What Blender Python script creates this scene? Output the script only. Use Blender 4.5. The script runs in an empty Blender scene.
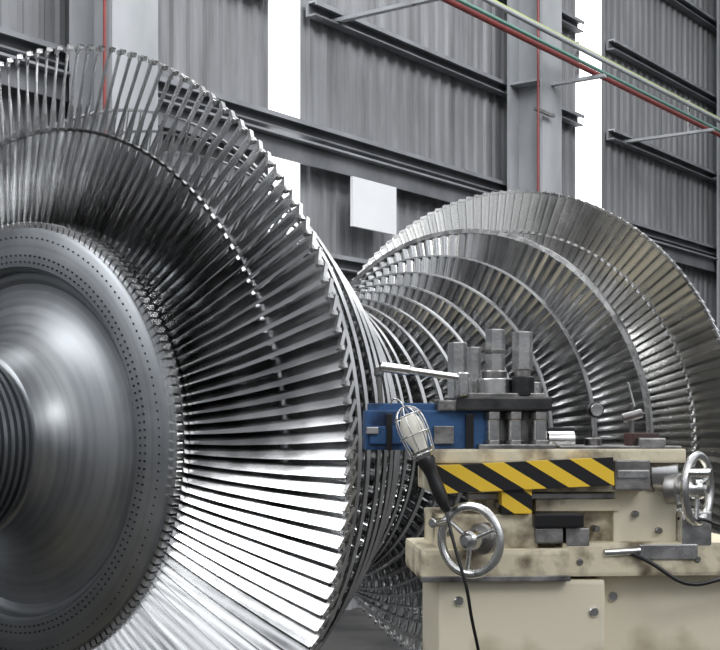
import bpy, bmesh, math, random
from mathutils import Vector, Matrix
random.seed(3)
SC = bpy.context.scene
AZ = 1.3                       # camera / carriage datum height
TH = math.radians(36)
a = Vector((math.sin(TH), math.cos(TH), 0)); u = Vector((math.cos(TH), -math.sin(TH), 0)); up = Vector((0,0,1))
C = Vector((-.809, 3.419, AZ))
RZ = AZ-.036                   # rotor axis height
CR = Vector((-.839, 3.419, RZ))

def frame(o, x, y, z):
    m = Matrix.Identity(4)
    for i,v in enumerate((x,y,z)):
        for j in range(3): m[j][i] = v[j]
    for j in range(3): m[j][3] = o[j]
    return m

# ------------------------------------------------------------------ materials
def nodes(name):
    m = bpy.data.materials.new(name); m.use_nodes = True
    nt = m.node_tree; b = nt.nodes['Principled BSDF']
    return m, nt, b
def N(nt, t, **k):
    n = nt.nodes.new(t)
    for q,v in k.items(): setattr(n, q, v)
    return n
def ramp(nt, fac, stops):
    r = N(nt,'ShaderNodeValToRGB'); e = r.color_ramp.elements
    while len(e) < len(stops): e.new(.5)
    for i,(p,c) in enumerate(stops):
        e[i].position = p; e[i].color = (c[0],c[1],c[2],1) if hasattr(c,'__len__') else (c,c,c,1)
    nt.links.new(fac, r.inputs[0]); return r.outputs[0]
def surf(name, col, col2=None, metal=0., rough=.4, rough2=None, scale=8., stretch=(1,1,1), bump=.1, bscale=None, p0=.35, p1=.65):
    m, nt, b = nodes(name)
    tc = N(nt,'ShaderNodeTexCoord'); mp = N(nt,'ShaderNodeMapping'); mp.inputs['Scale'].default_value = stretch
    nt.links.new(tc.outputs['Object'], mp.inputs[0])
    no = N(nt,'ShaderNodeTexNoise'); no.inputs['Scale'].default_value = scale; no.inputs['Detail'].default_value = 8
    nt.links.new(mp.outputs[0], no.inputs['Vector'])
    nt.links.new(ramp(nt, no.outputs[0], [(p0, col),(p1, col2 or col)]), b.inputs['Base Color'])
    r2 = rough if rough2 is None else rough2
    nt.links.new(ramp(nt, no.outputs[0], [(p0, rough),(p1, r2)]), b.inputs['Roughness'])
    b.inputs['Metallic'].default_value = metal
    if bump:
        n2 = N(nt,'ShaderNodeTexNoise'); n2.inputs['Scale'].default_value = bscale or scale*6; n2.inputs['Detail'].default_value = 4
        nt.links.new(mp.outputs[0], n2.inputs['Vector'])
        bp = N(nt,'ShaderNodeBump'); bp.inputs['Strength'].default_value = bump; bp.inputs['Distance'].default_value = .01
        nt.links.new(n2.outputs[0], bp.inputs['Height']); nt.links.new(bp.outputs[0], b.inputs['Normal'])
    return m
def turned(name, c1, c2, r1, r2, k=60., axial=0.):
    m, nt, b = nodes(name)
    tc = N(nt,'ShaderNodeTexCoord'); sp = N(nt,'ShaderNodeSeparateXYZ'); nt.links.new(tc.outputs['Object'], sp.inputs[0])
    cx = N(nt,'ShaderNodeCombineXYZ'); nt.links.new(sp.outputs[0], cx.inputs[0]); nt.links.new(sp.outputs[1], cx.inputs[1])
    ln = N(nt,'ShaderNodeVectorMath', operation='LENGTH'); nt.links.new(cx.outputs[0], ln.inputs[0])
    c3 = N(nt,'ShaderNodeCombineXYZ'); nt.links.new(ln.outputs['Value'], c3.inputs[0]); nt.links.new(sp.outputs[2], c3.inputs[1])
    no = N(nt,'ShaderNodeTexNoise'); no.inputs['Scale'].default_value = k; no.inputs['Detail'].default_value = 5
    nt.links.new(c3.outputs[0], no.inputs['Vector'])
    n3 = N(nt,'ShaderNodeTexNoise'); n3.inputs['Scale'].default_value = 5; n3.inputs['Detail'].default_value = 6
    nt.links.new(tc.outputs['Object'], n3.inputs['Vector'])
    mx = N(nt,'ShaderNodeMath', operation='ADD'); nt.links.new(no.outputs[0], mx.inputs[0]); nt.links.new(n3.outputs[0], mx.inputs[1])
    hv = N(nt,'ShaderNodeMath', operation='MULTIPLY'); hv.inputs[1].default_value = .5; nt.links.new(mx.outputs[0], hv.inputs[0])
    nt.links.new(ramp(nt, hv.outputs[0], [(.38,c1),(.62,c2)]), b.inputs['Base Color'])
    nt.links.new(ramp(nt, hv.outputs[0], [(.38,r1),(.62,r2)]), b.inputs['Roughness'])
    b.inputs['Metallic'].default_value = 1
    bp = N(nt,'ShaderNodeBump'); bp.inputs['Strength'].default_value = .08; bp.inputs['Distance'].default_value = .003
    nt.links.new(no.outputs[0], bp.inputs['Height']); nt.links.new(bp.outputs[0], b.inputs['Normal'])
    return m
def blade_mat(name, lo, hi, r1, r2):
    # polished steel; random base tone per blade adds contrast
    m, nt, b = nodes(name)
    ge = N(nt,'ShaderNodeNewGeometry'); b.inputs['Metallic'].default_value = 1
    nt.links.new(ramp(nt, ge.outputs['Random Per Island'], [(0,lo),(.5,[.5*(x+y) for x,y in zip(lo,hi)]),(1,hi)]), b.inputs['Base Color'])
    tc = N(nt,'ShaderNodeTexCoord')
    no = N(nt,'ShaderNodeTexNoise'); no.inputs['Scale'].default_value = 9; no.inputs['Detail'].default_value = 5
    nt.links.new(tc.outputs['Object'], no.inputs['Vector'])
    nt.links.new(ramp(nt, no.outputs[0], [(.35,r1),(.65,r2)]), b.inputs['Roughness'])
    return m

M_blade = blade_mat('blade_steel', (.50,.505,.51), (.88,.885,.89), .13, .24)
M_bladew = blade_mat('blade_steel_warm_highlight', (.62,.62,.60), (.96,.95,.92), .16, .28)  # lighter, warmer copy of the blade steel; far-row highlights put into the colour
M_shroud = surf('shroud_steel', (.55,.55,.555), (.78,.78,.78), 1, .24, .34, 6, bump=.0)
M_disc = turned('turned_disc_steel', (.27,.285,.30), (.38,.395,.41), .36, .46)
M_hub = turned('hub_steel', (.20,.21,.225), (.32,.33,.345), .36, .45, 90)
M_dark = surf('dark_steel', (.05,.05,.055), (.12,.12,.12), 1, .35, .5, 10)
M_steel = surf('bright_steel', (.60,.60,.60), (.82,.82,.81), 1, .2, .32, 20, bump=.03)
M_gun = surf('oily_steel', (.22,.215,.21), (.46,.45,.44), 1, .28, .45, 18)
M_cream = surf('cream_machine_paint', (.46,.39,.26), (.80,.74,.58), 0, .42, .55, 4, bump=.06, p0=.28, p1=.42)
M_cream2 = surf('grimy_cream_paint', (.17,.13,.085), (.74,.67,.50), 0, .4, .6, 12, bump=.12, p0=.34, p1=.5)
M_blue = surf('blue_paint', (.012,.03,.08), (.03,.10,.25), 0, .35, .5, 14, p0=.35,p1=.5)
M_black = surf('black_plastic', (.012,.012,.013), None, 0, .35, None, 8, bump=.03)
M_rust = surf('rusty_block', (.10,.03,.02), (.05,.03,.03), 0, .6, None, 8)
M_red = surf('red_pipe_paint', (.30,.06,.05), (.22,.05,.05), 0, .5, None, 5)
M_yel = surf('yellow_green_pipe_paint', (.42,.48,.18), (.34,.40,.18), 0, .5, None, 5)
M_green = surf('green_pipe_paint', (.12,.26,.20), (.16,.28,.24), 0, .5, None, 5)
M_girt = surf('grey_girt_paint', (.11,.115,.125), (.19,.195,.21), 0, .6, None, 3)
M_col = surf('column_paint', (.28,.295,.31), (.42,.43,.45), 0, .55, None, 2.5, stretch=(1,1,.4))
M_flange = surf('upper_flange_grey', (.20,.205,.22), (.30,.31,.33), 0, .55, None, 2.5)  # lighter grey for upper flanges and lips; webs and lower flanges stay darker
M_sign = surf('white_sign', (.74,.75,.77), (.80,.81,.82), 0, .5, None, 3, bump=0)
M_floor = surf('concrete_floor', (.025,.025,.025), (.06,.058,.055), 0, .6, .8, 2.5)

def wall_mat():
    m, nt, b = nodes('corrugated_cladding')
    tc = N(nt,'ShaderNodeTexCoord'); mp = N(nt,'ShaderNodeMapping'); mp.inputs['Scale'].default_value = (5,1,.35)
    nt.links.new(tc.outputs['Object'], mp.inputs[0])
    no = N(nt,'ShaderNodeTexNoise'); no.inputs['Scale'].default_value = 1.6; no.inputs['Detail'].default_value = 9; no.inputs['Roughness'].default_value=.65
    nt.links.new(mp.outputs[0], no.inputs['Vector'])
    nt.links.new(ramp(nt, no.outputs[0], [(.3,(.14,.142,.15)),(.7,(.31,.315,.33))]), b.inputs['Base Color'])
    b.inputs['Roughness'].default_value = .6
    return m
M_wall = wall_mat()
def emis(name, col, st):
    m, nt, b = nodes(name); b.inputs['Base Color'].default_value = (.9,.9,.9,1)
    b.inputs['Emission Color'].default_value = (*col,1); b.inputs['Emission Strength'].default_value = st
    return m
M_trans = emis('translucent_daylight_sheet', (.98,.99,1), 2.4)
def hazard():
    m, nt, b = nodes('hazard_tape')
    tc = N(nt,'ShaderNodeTexCoord'); sp = N(nt,'ShaderNodeSeparateXYZ'); nt.links.new(tc.outputs['Object'], sp.inputs[0])
    z = N(nt,'ShaderNodeMath', operation='MULTIPLY'); z.inputs[1].default_value = 1.5; nt.links.new(sp.outputs[2], z.inputs[0])
    s = N(nt,'ShaderNodeMath', operation='ADD'); nt.links.new(sp.outputs[0], s.inputs[0]); nt.links.new(z.outputs[0], s.inputs[1])
    k = N(nt,'ShaderNodeMath', operation='MULTIPLY'); k.inputs[1].default_value = 11.5; nt.links.new(s.outputs[0], k.inputs[0])
    f = N(nt,'ShaderNodeMath', operation='FRACT'); nt.links.new(k.outputs[0], f.inputs[0])
    g = N(nt,'ShaderNodeMath', operation='GREATER_THAN'); g.inputs[1].default_value = .5; nt.links.new(f.outputs[0], g.inputs[0])
    nt.links.new(ramp(nt, g.outputs[0], [(0,(.012,.012,.014)),(1,(.90,.60,.05))]), b.inputs['Base Color'])
    b.inputs['Roughness'].default_value = .4
    return m
M_haz = hazard()
def glass():
    m, nt, b = nodes('frosted_bulb'); b.inputs['Base Color'].default_value=(.75,.73,.66,1); b.inputs['Roughness'].default_value=.12
    b.inputs['Emission Color'].default_value=(1,.95,.8,1); b.inputs['Emission Strength'].default_value=.08
    return m
M_bulb = glass()

# ------------------------------------------------------------------ mesh helpers
def link(o, parent=None):
    SC.collection.objects.link(o)
    if parent: o.parent = parent
    return o
def empty(name, mat):
    e = bpy.data.objects.new(name, None); e.empty_display_size=.1; SC.collection.objects.link(e); e.matrix_world = mat; return e
def mesh(name, vs, fs, mat, parent=None, smooth=False, angle=None):
    me = bpy.data.meshes.new(name); me.from_pydata(vs, [], fs)
    bm = bmesh.new(); bm.from_mesh(me); bmesh.ops.recalc_face_normals(bm, faces=bm.faces)
    if smooth:
        for f in bm.faces: f.smooth = True
        if angle:
            for e in bm.edges:
                if len(e.link_faces)==2 and e.calc_face_angle() > angle: e.smooth = False
    bm.to_mesh(me); bm.free()
    me.materials.append(mat); o = bpy.data.objects.new(name, me); return link(o, parent)
def box(name, x0,x1,y0,y1,z0,z1, mat, parent=None, bev=.004, seg=2, rot=None):
    bm = bmesh.new(); bmesh.ops.create_cube(bm, size=1)
    sx,sy,sz = abs(x1-x0),abs(y1-y0),abs(z1-z0)
    for v in bm.verts: v.co = Vector((v.co.x*sx, v.co.y*sy, v.co.z*sz))
    if bev:
        bmesh.ops.bevel(bm, geom=bm.edges[:], offset=min(bev, .3*min(sx,sy,sz)), segments=seg, affect='EDGES', profile=.7)
    me = bpy.data.meshes.new(name); bm.to_mesh(me); bm.free(); me.materials.append(mat)
    o = bpy.data.objects.new(name, me); o.location = ((x0+x1)/2,(y0+y1)/2,(z0+z1)/2)
    if rot: o.rotation_euler = rot
    return link(o, parent)
def cyl(name, p0, p1, r, mat, parent=None, seg=24, r2=None, bev=.002, smooth=True):
    p0,p1 = Vector(p0),Vector(p1); d = p1-p0; L = d.length; z = d.normalized()
    q = z.to_track_quat('Z','Y').to_matrix().to_4x4()
    r2 = r if r2 is None else r2; b = min(bev, r*.3, L*.2)
    prof = [(0,0),(r-b,0),(r,b),(r2,L-b),(r2-b,L),(0,L)]
    return lathe(name, prof, mat, parent, seg, Matrix.Translation(p0)@q, smooth and seg>8)
def lathe(name, prof, mat, parent=None, seg=64, M=None, smooth=True, angle=.5):
    vs=[];fs=[];n=len(prof)
    idx=[]
    for (r,z) in prof:
        if r < 1e-6: idx.append([len(vs)]*seg); vs.append((0,0,z))
        else:
            row=[]
            for k in range(seg):
                t=2*math.pi*k/seg; row.append(len(vs)); vs.append((r*math.cos(t), r*math.sin(t), z))
            idx.append(row)
    for i in range(n-1):
        A,B=idx[i],idx[i+1]
        for k in range(seg):
            q=[A[k],A[(k+1)%seg],B[(k+1)%seg],B[k]]
            q2=[]
            for v in q:
                if v not in q2: q2.append(v)
            if len(q2)>2: fs.append(q2)
    o = mesh(name, vs, fs, mat, parent, smooth, angle)
    if M is not None: o.matrix_local = M
    return o
def tube(name, pts, r, mat, parent=None, cyc=False, smooth=True):
    cu = bpy.data.curves.new(name,'CURVE'); cu.dimensions='3D'; cu.bevel_depth=r; cu.bevel_resolution=4; cu.use_fill_caps=True
    s = cu.splines.new('NURBS' if smooth else 'POLY'); s.points.add(len(pts)-1)
    for i,p in enumerate(pts): s.points[i].co=(*p,1)
    if smooth: s.order_u=min(4,len(pts)); s.use_endpoint_u=True; s.resolution_u=8
    s.use_cyclic_u=cyc
    cu.materials.append(mat); o=bpy.data.objects.new(name,cu); return link(o,parent)

# ------------------------------------------------------------------ turbine rotor  (local: x=u, y=up, z=-axis)
rotor = empty('turbine_rotor', frame(CR, u, up, -a))
def blades(name, s, r0, r1, ch0, ch1, b0, b1, n, mat, sgn=1, nr=9, tk=.08):
    vs=[];fs=[]
    M = 5
    sec=[]
    for j in range(nr):
        f=j/(nr-1); r=r0+(r1-r0)*f
        ch=ch0+(ch1-ch0)*f; be=math.radians(b0+(b1-b0)*(f**.85)); cam=.16*(1-f)+.05
        pts=[]
        for i in range(M):      # upper
            x=-.5+i/(M-1); y=cam*(1-4*x*x)+tk*(1-.6*f)*.5*math.sqrt(max(0,1-4*x*x))*(1-.5*x)
            pts.append((x,y))
        for i in range(M-2,0,-1):
            x=-.5+i/(M-1); y=cam*(1-4*x*x)-tk*(1-.6*f)*.5*math.sqrt(max(0,1-4*x*x))*(1-.5*x)
            pts.append((x,y))
        row=[]
        for x,y in pts:
            ax=(x*math.cos(be)-y*math.sin(be))*ch; tg=(x*math.sin(be)+y*math.cos(be))*ch*sgn
            row.append((r,ax,tg))
        sec.append(row)
    P=len(sec[0])
    for k in range(n):
        t=2*math.pi*k/n + random.uniform(-.0012,.0012); c,sn=math.cos(t),math.sin(t); base=len(vs)
        for row in sec:
            for r,ax,tg in row:
                vs.append((r*c-tg*sn, r*sn+tg*c, -(s+ax)))
        for j in range(nr-1):
            for i in range(P):
                fs.append((base+j*P+i, base+j*P+(i+1)%P, base+(j+1)*P+(i+1)%P, base+(j+1)*P+i))
        fs.append(tuple(base+(nr-1)*P+i for i in range(P)))
    return mesh(name, vs, fs, mat, rotor, True, .9)
def ringboxes(name, s, r, n, dr, dt, da, mat, skew=0, ph=0):
    vs=[];fs=[]
    for k in range(n):
        t=2*math.pi*(k+ph)/n; c,sn=math.cos(t),math.sin(t); b=len(vs)
        for i in range(8):
            x=dr*(1 if i&1 else -1)/2; y=dt*(1 if i&2 else -1)/2; z=da*(1 if i&4 else -1)/2
            yy=y*math.cos(skew)-z*math.sin(skew); zz=y*math.sin(skew)+z*math.cos(skew)
            R=r+x; vs.append((R*c-yy*sn, R*sn+yy*c, -(s+zz)))
        for f in ((0,1,3,2),(4,6,7,5),(0,4,5,1),(2,3,7,6),(0,2,6,4),(1,5,7,3)): fs.append(tuple(b+q for q in f))
    return mesh(name, vs, fs, mat, rotor)
def band(name, s, r0, r1, w, mat, seg=160):
    return lathe(name, [(r0,-(s-w/2)),(r1,-(s-w/2)),(r1,-(s+w/2)),(r0,-(s+w/2)),(r0,-(s-w/2))], mat, rotor, seg)

for tag,s,sg,NB,R,RR in (('front',.0,1,164,1.013,.54),('rear',2.385,-1,160,.998,.50)):
    blades(f'last_stage_blades_{tag}', s, RR, R, .115, .064, 14, 56, NB, M_blade if sg==1 else M_bladew, sg, nr=12)
    ringboxes(f'tip_blocks_{tag}', s, R+.001, NB, .010, .010, .058, M_shroud, -sg*math.radians(56))
    ringboxes(f'tip_studs_{tag}', s-.01, R+.004, NB, .011, .011, .012, M_steel, 0, .5)
    ringboxes(f'snubbers_{tag}', s if sg==1 else s-.012, .80*R if sg==1 else .84*R, NB, .008, .030 if sg==1 else .016, .012 if sg==1 else .05, M_shroud, 0, .5)
    tube(f'lacing_wire_{tag}', [(.80*R*math.cos(2*math.pi*k/90), .80*R*math.sin(2*math.pi*k/90), -s) for k in range(90)], .0035, M_steel, rotor, True, False)
    ringboxes(f'blade_roots_{tag}', s-.01*sg, RR+.012, NB, .03, .0155, .12, M_shroud, 0)
stages=[('a',.19,.49,.90,1,120),('b',.28,.48,.86,1,120),('c',.38,.47,.82,1,116),('d',.48,.46,.77,1,110),('e',.58,.45,.72,1,104),('f',.68,.44,.665,1,100),
        ('m1',.79,.40,.60,1,96),('m2',.90,.39,.55,1,96),('m3',1.00,.39,.515,1,96),('m4',1.14,.39,.475,-1,96),('m5',1.24,.39,.475,-1,96),
        ('g',2.06,.48,.81,-1,128),('h',1.86,.47,.69,-1,116),('i',1.69,.46,.61,-1,108),('j',1.56,.45,.555,-1,100),('j2',1.45,.43,.52,-1,100),('k',1.345,.40,.49,-1,96)]
for nm,s,r0,r1,sg,n in stages:
    blades(f'stage_{nm}_blades', s, r0, r1-.006, .062, .04, 25, 50, n, M_blade, sg, nr=6)
    band(f'stage_{nm}_shroud', s, r1-.006, r1, .014 if sg==1 else .020, M_shroud)
    if nm=='g': band('stage_g_face_ring', s-.013, r1-.016, r1, .005, M_steel)
# rotor body profile (s,r)
front=[(-1.1,0),(-1.1,.12),(-.75,.12),(-.74,.15),(-.60,.15),(-.59,.20)]
s=-.585
while s < -.215:
    front += [(s,.228),(s+.010,.228),(s+.011,.216),(s+.020,.216)]; s+=.021
front += [(-.20,.232),(-.17,.238),(-.14,.25),(-.11,.270),(-.085,.298),(-.065,.33),(-.052,.365),(-.046,.395),(-.046,.412),(-.052,.420),(-.056,.426),(-.056,.438),(-.074,.442),(-.078,.448),(-.086,.452),(-.086,.543),(-.081,.551),(-.05,.553),(-.05,.54),(.07,.54),(.075,.50),(.13,.44)]
body=[]
for nm,s,r0,r1,sg,n in sorted(stages, key=lambda q:q[1]):
    q=min(.41,r0-.03); body += [(s-.036,q),(s-.034,r0+.005),(s+.034,r0+.005),(s+.036,q)]
end=[(2.315,.42),(2.32,.505),(2.445,.505),(2.45,.46),(2.53,.40),(2.53,.3),(2.58,.24),(2.9,.24),(2.91,.15),(3.5,.15),(3.5,0)]
lathe('rotor_forging', [(r,-s) for s,r in front], M_disc, rotor, 160, None, True, .6)
lathe('rotor_drum', [(r,-s) for s,r in [(.13,.44)]+body+end], M_hub, rotor, 128, None, True, .6)
for i,(r,n,q) in enumerate(((.464,164,.0042),(.480,164,.0042),(.526,164,.0035))):
    ringboxes(f'rivet_row_{i+1}', -.0870, r, n, q, q, .003, M_dark)

for i,(s,rr) in enumerate(((-.95,.12),(3.25,.15))):
    e = empty('rotor_support_stand', frame(CR+a*s, u, a, up))
    box('stand_base', -.4,.4,-.14,.14,-RZ,-RZ+.08, M_cream2, e)
    box('stand_column', -.22,.22,-.1,.1,-RZ+.08,-.25, M_cream2, e)
    for sx in (-1,1):
        cyl('support_roller', (sx*.13,-.08,-rr-.04),(sx*.13,.08,-rr-.04), .075, M_steel, e, 32)
        box('roller_bracket', sx*.13-.03, sx*.13+.03,-.12,-.085,-.3,-rr-.01, M_gun, e)

# ------------------------------------------------------------------ building (local: x along rotor axis, y away from rotor, z up)
WF = frame(C, a, -u, up)
def place(o): o.matrix_world = WF @ Matrix.Translation(o.location); return o
WY=3.0
strips=[(4.43,4.80),(8.93,9.55)]
vs=[];fs=[]; pitch=.15; t=-6.; 
prof=[]
while t<24:
    prof += [(t,0),(t+.07,0),(t+.085,-.022),(t+.125,-.022)]; t+=pitch
def inside(t): return any(p<=t<=q for p,q in strips)
Z0,Z1=-AZ,7.
for i in range(len(prof)-1):
    (t0,y0),(t1,y1)=prof[i],prof[i+1]
    if inside((t0+t1)/2): continue
    b=len(vs); vs += [(t0,WY+y0,Z0),(t1,WY+y1,Z0),(t1,WY+y1,Z1),(t0,WY+y0,Z1)]; fs.append((b,b+1,b+2,b+3))
w=mesh('wall_back', vs, fs, M_wall); w.matrix_world=WF
for i,(p,q) in enumerate(strips):
    vs=[];fs=[];t=p;k=0
    while t<q+.029:
        b=len(vs); t2=min(t+.05,q+.03); y0=0 if k%2 else -.012; y1=-.012 if k%2 else 0
        vs += [(t,WY+.02+y0,-.2),(t2,WY+.02+y1,-.2),(t2,WY+.02+y1,Z1),(t,WY+.02+y0,Z1)]; fs.append((b,b+1,b+2,b+3)); t=t2; k+=1
    o=mesh(f'window_{i+1}', vs, fs, M_trans); o.matrix_world=WF
    o=place(box(f'trim_{i+1}', p-.1,q+.1,WY-.01,WY+.05,-AZ,-.2, M_wall, None, 0))
g=empty('wall_girders', WF)
for i,z in enumerate((-.55,.32,1.18,2.05,2.9,3.78,4.65,5.5)):
    segs=[(-6,24)]
    if 2.5<z<5: segs=[(-6,strips[0][0]-.02),(strips[0][1]+.02,strips[1][0]-.02),(strips[1][1]+.02,24)]
    for j,(x0,x1) in enumerate(segs):
        box(f'girt_web_{i}_{j}', x0,x1,WY-.06,WY-.035,z-.05,z+.05,M_girt,g,0)
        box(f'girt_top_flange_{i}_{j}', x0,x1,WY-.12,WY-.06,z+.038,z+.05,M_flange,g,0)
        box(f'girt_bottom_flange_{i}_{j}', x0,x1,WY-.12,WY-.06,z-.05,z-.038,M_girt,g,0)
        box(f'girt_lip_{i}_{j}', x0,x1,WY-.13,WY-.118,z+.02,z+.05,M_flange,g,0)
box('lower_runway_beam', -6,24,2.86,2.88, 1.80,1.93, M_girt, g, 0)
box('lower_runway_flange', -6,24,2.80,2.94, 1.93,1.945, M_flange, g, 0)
for tc in (2.73,7.52,12.3,17.1):
    c=empty('steel_column', WF@Matrix.Translation((tc,0,0)))
    box('front_flange', -.17,.17,2.48,2.505,-AZ,7,M_col,c,0)
    box('back_flange', -.17,.17,2.79,2.815,-AZ,7,M_col,c,0)
    box('web', -.012,.012,2.5,2.8,-AZ,7,M_col,c,0)
    for z in (-.5,1.18,2.9,4.6): box('stiffener', -.165,.165,2.505,2.79,z-.01,z+.01,M_col,c,0)
    box('base_plate', -.26,.26,2.38,2.9,-AZ,-AZ+.03,M_girt,c,0)
    p=empty('red_riser_pipe', WF@Matrix.Translation((tc-.28 if tc<3 else tc-.36,2.42,0)))
    cyl('pipe', (0,0,-AZ),(0,0,7),.009,M_red,p,12)
    for z in (.6,2.6,4.4): box('pipe_clip',-.02,.3,-.0,.03,z-.012,z+.012,M_gun,p,0)
p=empty('overhead_service_pipes', WF)
for i,(y,z,r,m) in enumerate(((2.2,3.13,.024,M_yel),(2.1,3.06,.018,M_col),(2.2,2.98,.022,M_red),(2.05,2.93,.014,M_green))):
    cyl(f'pipe_{i+1}', (4.,y,z),(22,y,z), r, m, p, 14)
for tc in (5.1,7.52,9.9,12.3,14.7):
    box('pipe_bracket', tc-.025,tc+.025,2.0,2.98,2.87,2.895,M_col,p,0)
    box('bracket_post', tc-.015,tc+.015,2.24,2.26,2.87,3.2,M_col,p,0)
s_=empty('wall_sign', WF@Matrix.Translation((5.40,2.80,0)))
box('sign_panel', -.27,.27,-.012,.012,1.43,1.78, M_sign, s_, .002)
box('sign_bracket', -.02,.02,.012,.2,1.6,1.7, M_girt, s_, 0)
fl=box('floor', -12,20,-6,26,-.05,0, M_floor, None, 0)

# ------------------------------------------------------------------ lathe carriage
K=1/505.
car = empty('lathe_carriage', Matrix.Translation((.396,2.6,AZ)) @ Matrix.Rotation(math.radians(4),4,'Z'))
X=lambda px:(px-560)*K
Z=lambda py:(430-py)*K
def P(px,y,py): return (X(px),y,Z(py))
def bx(name,x0,x1,z0,z1,y0,y1,mat,bev=.004,rot=None,par=None): return box(name,X(x0),X(x1),y0,y1,Z(z1),Z(z0),mat,par or car,bev,2,rot)
def cy(name,p0,p1,rpx,mat,seg=24,r2=None,par=None,**k): return cyl(name,P(*p0),P(*p1),rpx*K,mat,par or car,seg,None if r2 is None else r2*K,**k)
FL=430+AZ/K
bx('pedestal',438,606,580,FL,.0,.28,M_cream,.008)
bx('pedestal_wing',604,770,574,FL,.05,.32,M_cream,.008)
bx('pedestal_plinth',420,790,FL-40,FL,-.04,.36,M_cream2,.008)
bx('saddle',419,568,548,579,-.02,.28,M_cream2,.01)
bx('saddle_way_strip',419,568,574,580,-.024,.0,M_gun,.002)
bx('saddle_wing',562,760,543,577,.0,.3,M_cream2,.008)
bx('saddle_step',438,538,514,550,.0,.25,M_cream2,.006)
bx('slide_body',490,624,486,550,.05,.3,M_cream2,.006)
bx('slide_body_right',618,684,490,545,.03,.3,M_cream,.006)
bx('gib_plate',470,620,494,500,.03,.06,M_gun,.002)
bx('gib_strip',538,624,500,512,.025,.06,M_cream2,.002)
bx('lock_lever_bar',532,582,513,527,-.02,.03,M_black,.004)
bx('lock_block',534,562,528,543,-.01,.06,M_gun,.003)
bx('lock_block_small',566,590,528,547,.0,.06,M_gun,.003)
for i,(x,z) in enumerate(((448,532),(486,540),(500,505),(600,530),(640,515),(664,532),(580,562),(700,560))):
    cy(f'cap_screw_{i}',(x,.06,z),(x,(-.004 if z>540 or x<490 else .018),z),3.5,M_gun,16)
cy('rod_stub',(604,.0,553),(642,.0,551),4,M_steel)
bx('compound_slide',432,646,462,492,.0,.26,M_cream2,.006)
bx('compound_top_plate',430,688,449,463,-.005,.27,M_cream2,.005)
bx('compound_top_way',560,684,446,450,.0,.25,M_gun,.002)
bx('compound_dovetail',614,650,460,490,-.014,.0,M_gun,.003)
bx('dovetail_gib',616,648,470,478,-.02,-.01,M_steel,.002)
bx('slide_end_cap',684,715,512,548,.0,.1,M_steel,.004)
bx('scale_plate',640,700,545,560,-.004,.01,M_steel,.002)
bx('oil_cup_block',640,668,438,450,.0,.05,M_gun,.003)
h=bx('hazard_board',434,612,461,489,-.022,-.010,M_haz,.001,(0,math.radians(-2.6),0))
bx('hazard_board_small',500,530,487,513,-.014,.03,M_haz,.001)
for i,(x,z) in enumerate(((458,600),(594,612),(458,660),(594,668),(620,600))):
    cy(f'screw_{i}',(x,.05,z),(x,(-.006 if x<604 else .044),z),5,M_steel,16)
def wheel(nm, c, ax, R, off):
    c=Vector(c); ax=Vector(ax).normalized(); q=ax.to_track_quat('Z','Y').to_matrix().to_4x4()
    M=Matrix.Translation(c)@q
    pr=[]; rr=R*.12
    for k in range(17):
        t=2*math.pi*k/16; pr.append((R-rr+rr*math.cos(t), rr*.9*math.sin(t)))
    lathe(nm+'_rim',pr,M_steel,car,64,M)
    lathe(nm+'_hub',[(0,-off),(R*.2,-off),(R*.2,-.012),(R*.26,-.010),(R*.26,.008),(R*.2,.014),(R*.12,.014),(R*.12,.022),(0,.022)],M_steel,car,32,M)
    lathe(nm+'_dial',[(0,-off),(R*.42,-off),(R*.42,-off+.022),(R*.36,-off+.026),(0,-off+.026)],M_gun,car,48,M)
    for k in range(3):
        t=2*math.pi*(k/3)+.4
        d=Vector((math.cos(t),math.sin(t),0)); p0=M@(d*R*.2); p1=M@(d*(R-rr))
        cyl(nm+f'_spoke_{k+1}',p0,p1,R*.07,M_steel,car,14,R*.055)
    d=Vector((math.cos(2.6),math.sin(2.6),0)); p0=M@(d*(R-rr)); p1=p0+ax*.05
    cyl(nm+'_handle',p0,p1,.007,M_steel,car,16,.009)
ca=math.radians(-4); Rm=Matrix.Rotation(ca,3,'Z')
wheel('compound_handwheel', P(463,-.085,536), Rm@(-a), 37*K, .06)
wheel('cross_feed_handwheel', P(697,-.02,489), Rm@u, 38*K, .06)
cy('feed_screw_housing',(642,.05,474),(684,.03,474),18,M_steel,32)
cy('feed_screw_collar',(655,.05,474),(664,.04,474),20,M_gun,32)
cy('compound_screw',(462,-.07,537),(480,.02,537),9,M_steel)
# tool post
bx('tool_holder',366,490,410,450,.02,.10,M_blue,.004)
bx('tool_holder_ledge',370,436,403,412,.03,.09,M_blue,.003)
bx('tool_holder_front_plate',370,404,426,444,.010,.022,M_blue,.003)
bx('tool_holder_slot',386,392,414,450,.006,.024,M_black,.002)
bx('tool_holder_slot_mid',434,454,426,444,.012,.024,M_gun,.002)
bx('tool_holder_slot_end',466,474,414,450,.010,.024,M_black,.002)
bx('cutting_tool_bit',366,378,427,434,.004,.02,M_steel,.002)
for i,x in enumerate((412,424,446)): cy(f'holder_bolt_{i}',(x,.05,418),(x,.05,403),4,M_gun,6)
bx('tool_post_base',478,556,444,452,.0,.17,M_gun,.003)
bx('tool_post_clamp_plate',456,552,397,411,.0,.16,M_dark,.004)
bx('tool_post_upper_shim',468,546,393,398,.01,.15,M_gun,.002)
bx('tool_post_core',488,548,410,446,.05,.14,M_gun,.004)
bx('clamp_bar',438,462,400,411,.01,.1,M_gun,.003)
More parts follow.
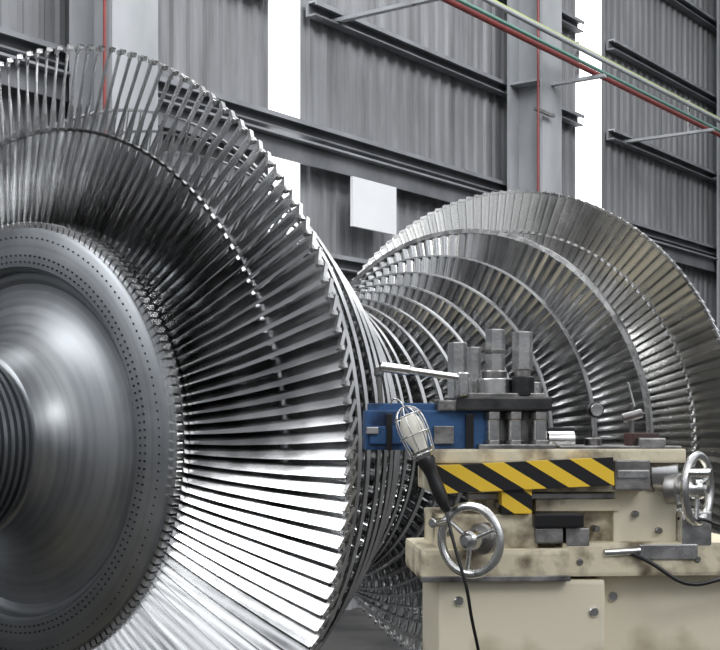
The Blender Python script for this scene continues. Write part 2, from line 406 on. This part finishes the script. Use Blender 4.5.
for i,x in enumerate((494,516,541)):
    cy(f'post_bolt_{i+1}',(x,.02,411),(x,.02,447),7.5,M_steel,24)
    cy(f'post_nut_{i+1}',(x,.02,411),(x,.02,420),10,M_gun,6)
    cy(f'post_foot_{i+1}',(x,.02,440),(x,.02,448),9.5,M_gun,6)
cy('stud_washer',(498,.05,397),(498,.05,378),18,M_steel,32)
cy('stud_washer_top',(498,.05,378),(498,.05,370),13,M_gun,32)
cy('hex_stud_tall',(499,.05,372),(499,.05,328),10,M_steel,6)
cy('hex_stud_cap',(499,.05,353),(499,.05,348),11.5,M_gun,6)
cy('hex_stud_right',(525,.03,370),(525,.03,331),10.5,M_steel,6)
cy('hex_stud_right_shank',(525,.03,396),(525,.03,366),8,M_gun,24)
cy('hex_stud_right_collar',(525,.03,396),(525,.03,376),12,M_dark,24)
cy('square_stud',(461,.06,398),(461,.06,341),10,M_steel,6)
cy('thin_stud',(482,.11,398),(482,.11,344),7.5,M_steel,6)
cy('rear_stud',(546,.12,398),(546,.12,380),8,M_steel,6)
cy('rear_nut',(536,.12,398),(536,.12,388),10,M_gun,6)
# clamping handle
cy('clamp_handle',(466,.0,379),(380,-.03,368),3.6,M_steel,16)
cy('clamp_handle_grip',(408,-.02,371.5),(378,-.03,368),5,M_steel,16)
cy('clamp_handle_boss',(462,.0,396),(462,.0,373),7,M_steel,20)
cy('small_lever_post',(382,.04,408),(380,.04,372),2.6,M_gun,12)
cy('small_lever_knob',(380,.04,376),(380,.04,366),5,M_gun,12)
# things on the right of the slide
bx('chip_tray',553,582,427,449,.06,.16,M_black,.004)
cy('chip_tray_roller',(552,.05,440),(580,.05,440),9,M_steel,24)
bx('stop_block',636,664,433,449,.02,.08,M_rust,.003)
e2=empty('dial_indicator', Matrix.Identity(4)); e2.parent=car; 
cy('magnet_base',(606,.1,449),(606,.1,438),9,M_gun,20,par=e2)
cy('indicator_post',(606,.1,440),(606,.1,408),2.2,M_steel,12,par=e2)
cy('indicator_dial',(608,.11,409),(608,.085,409),8,M_black,28,par=e2)
cy('indicator_rim',(608,.086,409),(608,.082,409),6.5,M_steel,28,par=e2)
cy('coolant_nozzle_post',(650,.12,449),(650,.12,402),2.5,M_gun,12)
cy('coolant_nozzle',(640,.12,418),(660,.11,412),5,M_gun,16)
cy('coolant_tip',(652,.12,406),(646,.12,380),2,M_steel,12,.8)
tube('power_cable',[P(630,.0,553),P(650,-.02,560),P(670,-.03,580),P(700,-.03,588),P(740,-.02,570),P(790,.0,590)],.0045,M_black,car)
tube('oil_hose',[P(684,.02,520),P(700,-.04,515),P(716,-.05,530),P(740,-.02,528),P(780,.05,540)],.0035,M_black,car)

# inspection lamp hanging on the tool holder
lamp=empty('inspection_lamp', car.matrix_world.copy())
A=Vector(P(403,-.05,414)); B=Vector(P(441,-.075,508)); d=(B-A)
def Q(f): return A+d*f
L=d.length; ax=d.normalized(); LM=Matrix.Translation(A)@ax.to_track_quat('Z','Y').to_matrix().to_4x4()
lathe('lamp_bulb',[(0,0),(.012,.004),(.020,.014),(.023,.03),(.021,.05),(.016,.068),(.013,.08),(0,.08)],M_bulb,lamp,32,LM)
lathe('lamp_reflector',[(.026,.078),(.018,.09),(.013,.10),(0,.10)],M_steel,lamp,32,LM)
q=ax.to_track_quat('Z','Y').to_matrix()
for k in range(8):
    t=2*math.pi*k/8; dr=q@Vector((math.cos(t),math.sin(t),0))
    pts=[A+ax*z+dr*r for z,r in ((-.014,.004),(-.01,.016),(.004,.027),(.03,.030),(.06,.028),(.088,.022))]
    tube(f'cage_wire_{k+1}',pts,.0013,M_steel,lamp)
for z,r in ((.006,.028),(.045,.030),(.085,.023)):
    tube('cage_ring',[A+ax*z+q@Vector((math.cos(2*math.pi*k/24)*r,math.sin(2*math.pi*k/24)*r,0)) for k in range(24)],.0014,M_steel,lamp,True,False)
tube('cage_hook',[A+ax*-.013,A+ax*-.03,A+ax*-.04+Vector((-.012,0,0)),A+ax*-.02+Vector((-.02,.02,0))],.0016,M_steel,lamp)
lathe('lamp_handle',[(0,.09),(.016,.09),(.018,.10),(.014,.115),(.012,.13),(.0135,.15),(.013,.18),(.010,.195),(.006,.205),(0,.205)],M_black,lamp,24,LM)
tube('lamp_cable',[Q(.97),P(442,-.09,520),P(447,-.10,545),P(458,-.12,580),P(462,-.10,610),P(476,-.05,650),P(482,-.05,720),P(470,-.08,900),P(440,-.12,1060),P(400,-.2,1082)],.0032,M_black,lamp)

# ------------------------------------------------------------------ light
w=bpy.data.worlds.new('hall_daylight'); SC.world=w; w.use_nodes=True; nt=w.node_tree; bg=nt.nodes['Background']
tc=N(nt,'ShaderNodeTexCoord'); sp=N(nt,'ShaderNodeSeparateXYZ'); nt.links.new(tc.outputs['Generated'],sp.inputs[0])
zc=ramp(nt, sp.outputs[2], [(0,(.08,.08,.085)),(.02,(.25,.255,.265)),(.25,(.58,.60,.63)),(.55,(.93,.96,1)),(.9,(.98,.99,1.0))])
# alternating bright and dark bands added to the world for blade glints
at=N(nt,'ShaderNodeMapping'); at.inputs['Rotation'].default_value=(0,0,-TH)
nt.links.new(tc.outputs['Generated'],at.inputs[0])
wv=N(nt,'ShaderNodeTexWave'); wv.inputs['Scale'].default_value=2.2; wv.inputs['Distortion'].default_value=.6
nt.links.new(at.outputs[0],wv.inputs['Vector'])
wr=ramp(nt, wv.outputs['Fac'], [(.35,.32),(.65,1.4)])
mm=N(nt,'ShaderNodeMix',data_type='RGBA',blend_type='MULTIPLY'); mm.inputs[0].default_value=1
nt.links.new(zc,mm.inputs[6]); nt.links.new(wr,mm.inputs[7])
nt.links.new(mm.outputs[2],bg.inputs[0]); bg.inputs[1].default_value=1.1
def area(name,loc,tgt,sx,sy,e,col=(1,1,1)):
    l=bpy.data.lights.new(name,'AREA'); l.shape='RECTANGLE'; l.size=sx; l.size_y=sy; l.energy=e; l.color=col
    o=bpy.data.objects.new(name,l); SC.collection.objects.link(o); o.location=loc
    o.rotation_euler=(Vector(tgt)-Vector(loc)).to_track_quat('-Z','Y').to_euler()
area('skylight_key',(3.5,-1.5,5.4),(0.2,3.6,1.3),3.5,1.6,125,(1,.99,.97))
area('skylight_left',(-4.5,1.0,5.0),(-.6,3.5,1.3),1.5,3.5,110,(.97,.98,1))
area('skylight_over_rotor',(.5,4.8,6.5),(.5,5.0,0),5,1.,220,(.97,.985,1))
area('wall_fill_light',(3.5,6.5,6.8),(3.,10.5,3.0),6,1.5,330,(.98,.99,1))  # unseen fill light added to brighten the back wall

cam=bpy.data.cameras.new('camera'); co=bpy.data.objects.new('camera',cam); SC.collection.objects.link(co)
co.location=(0,0,AZ); co.rotation_euler=(math.radians(90),0,0)
cam.sensor_width=36; cam.sensor_fit='HORIZONTAL'; cam.lens=1313.5/720*36; cam.shift_y=(430-325)/720; cam.clip_start=.05; cam.clip_end=200
SC.camera=co
SC.view_settings.view_transform='Standard'
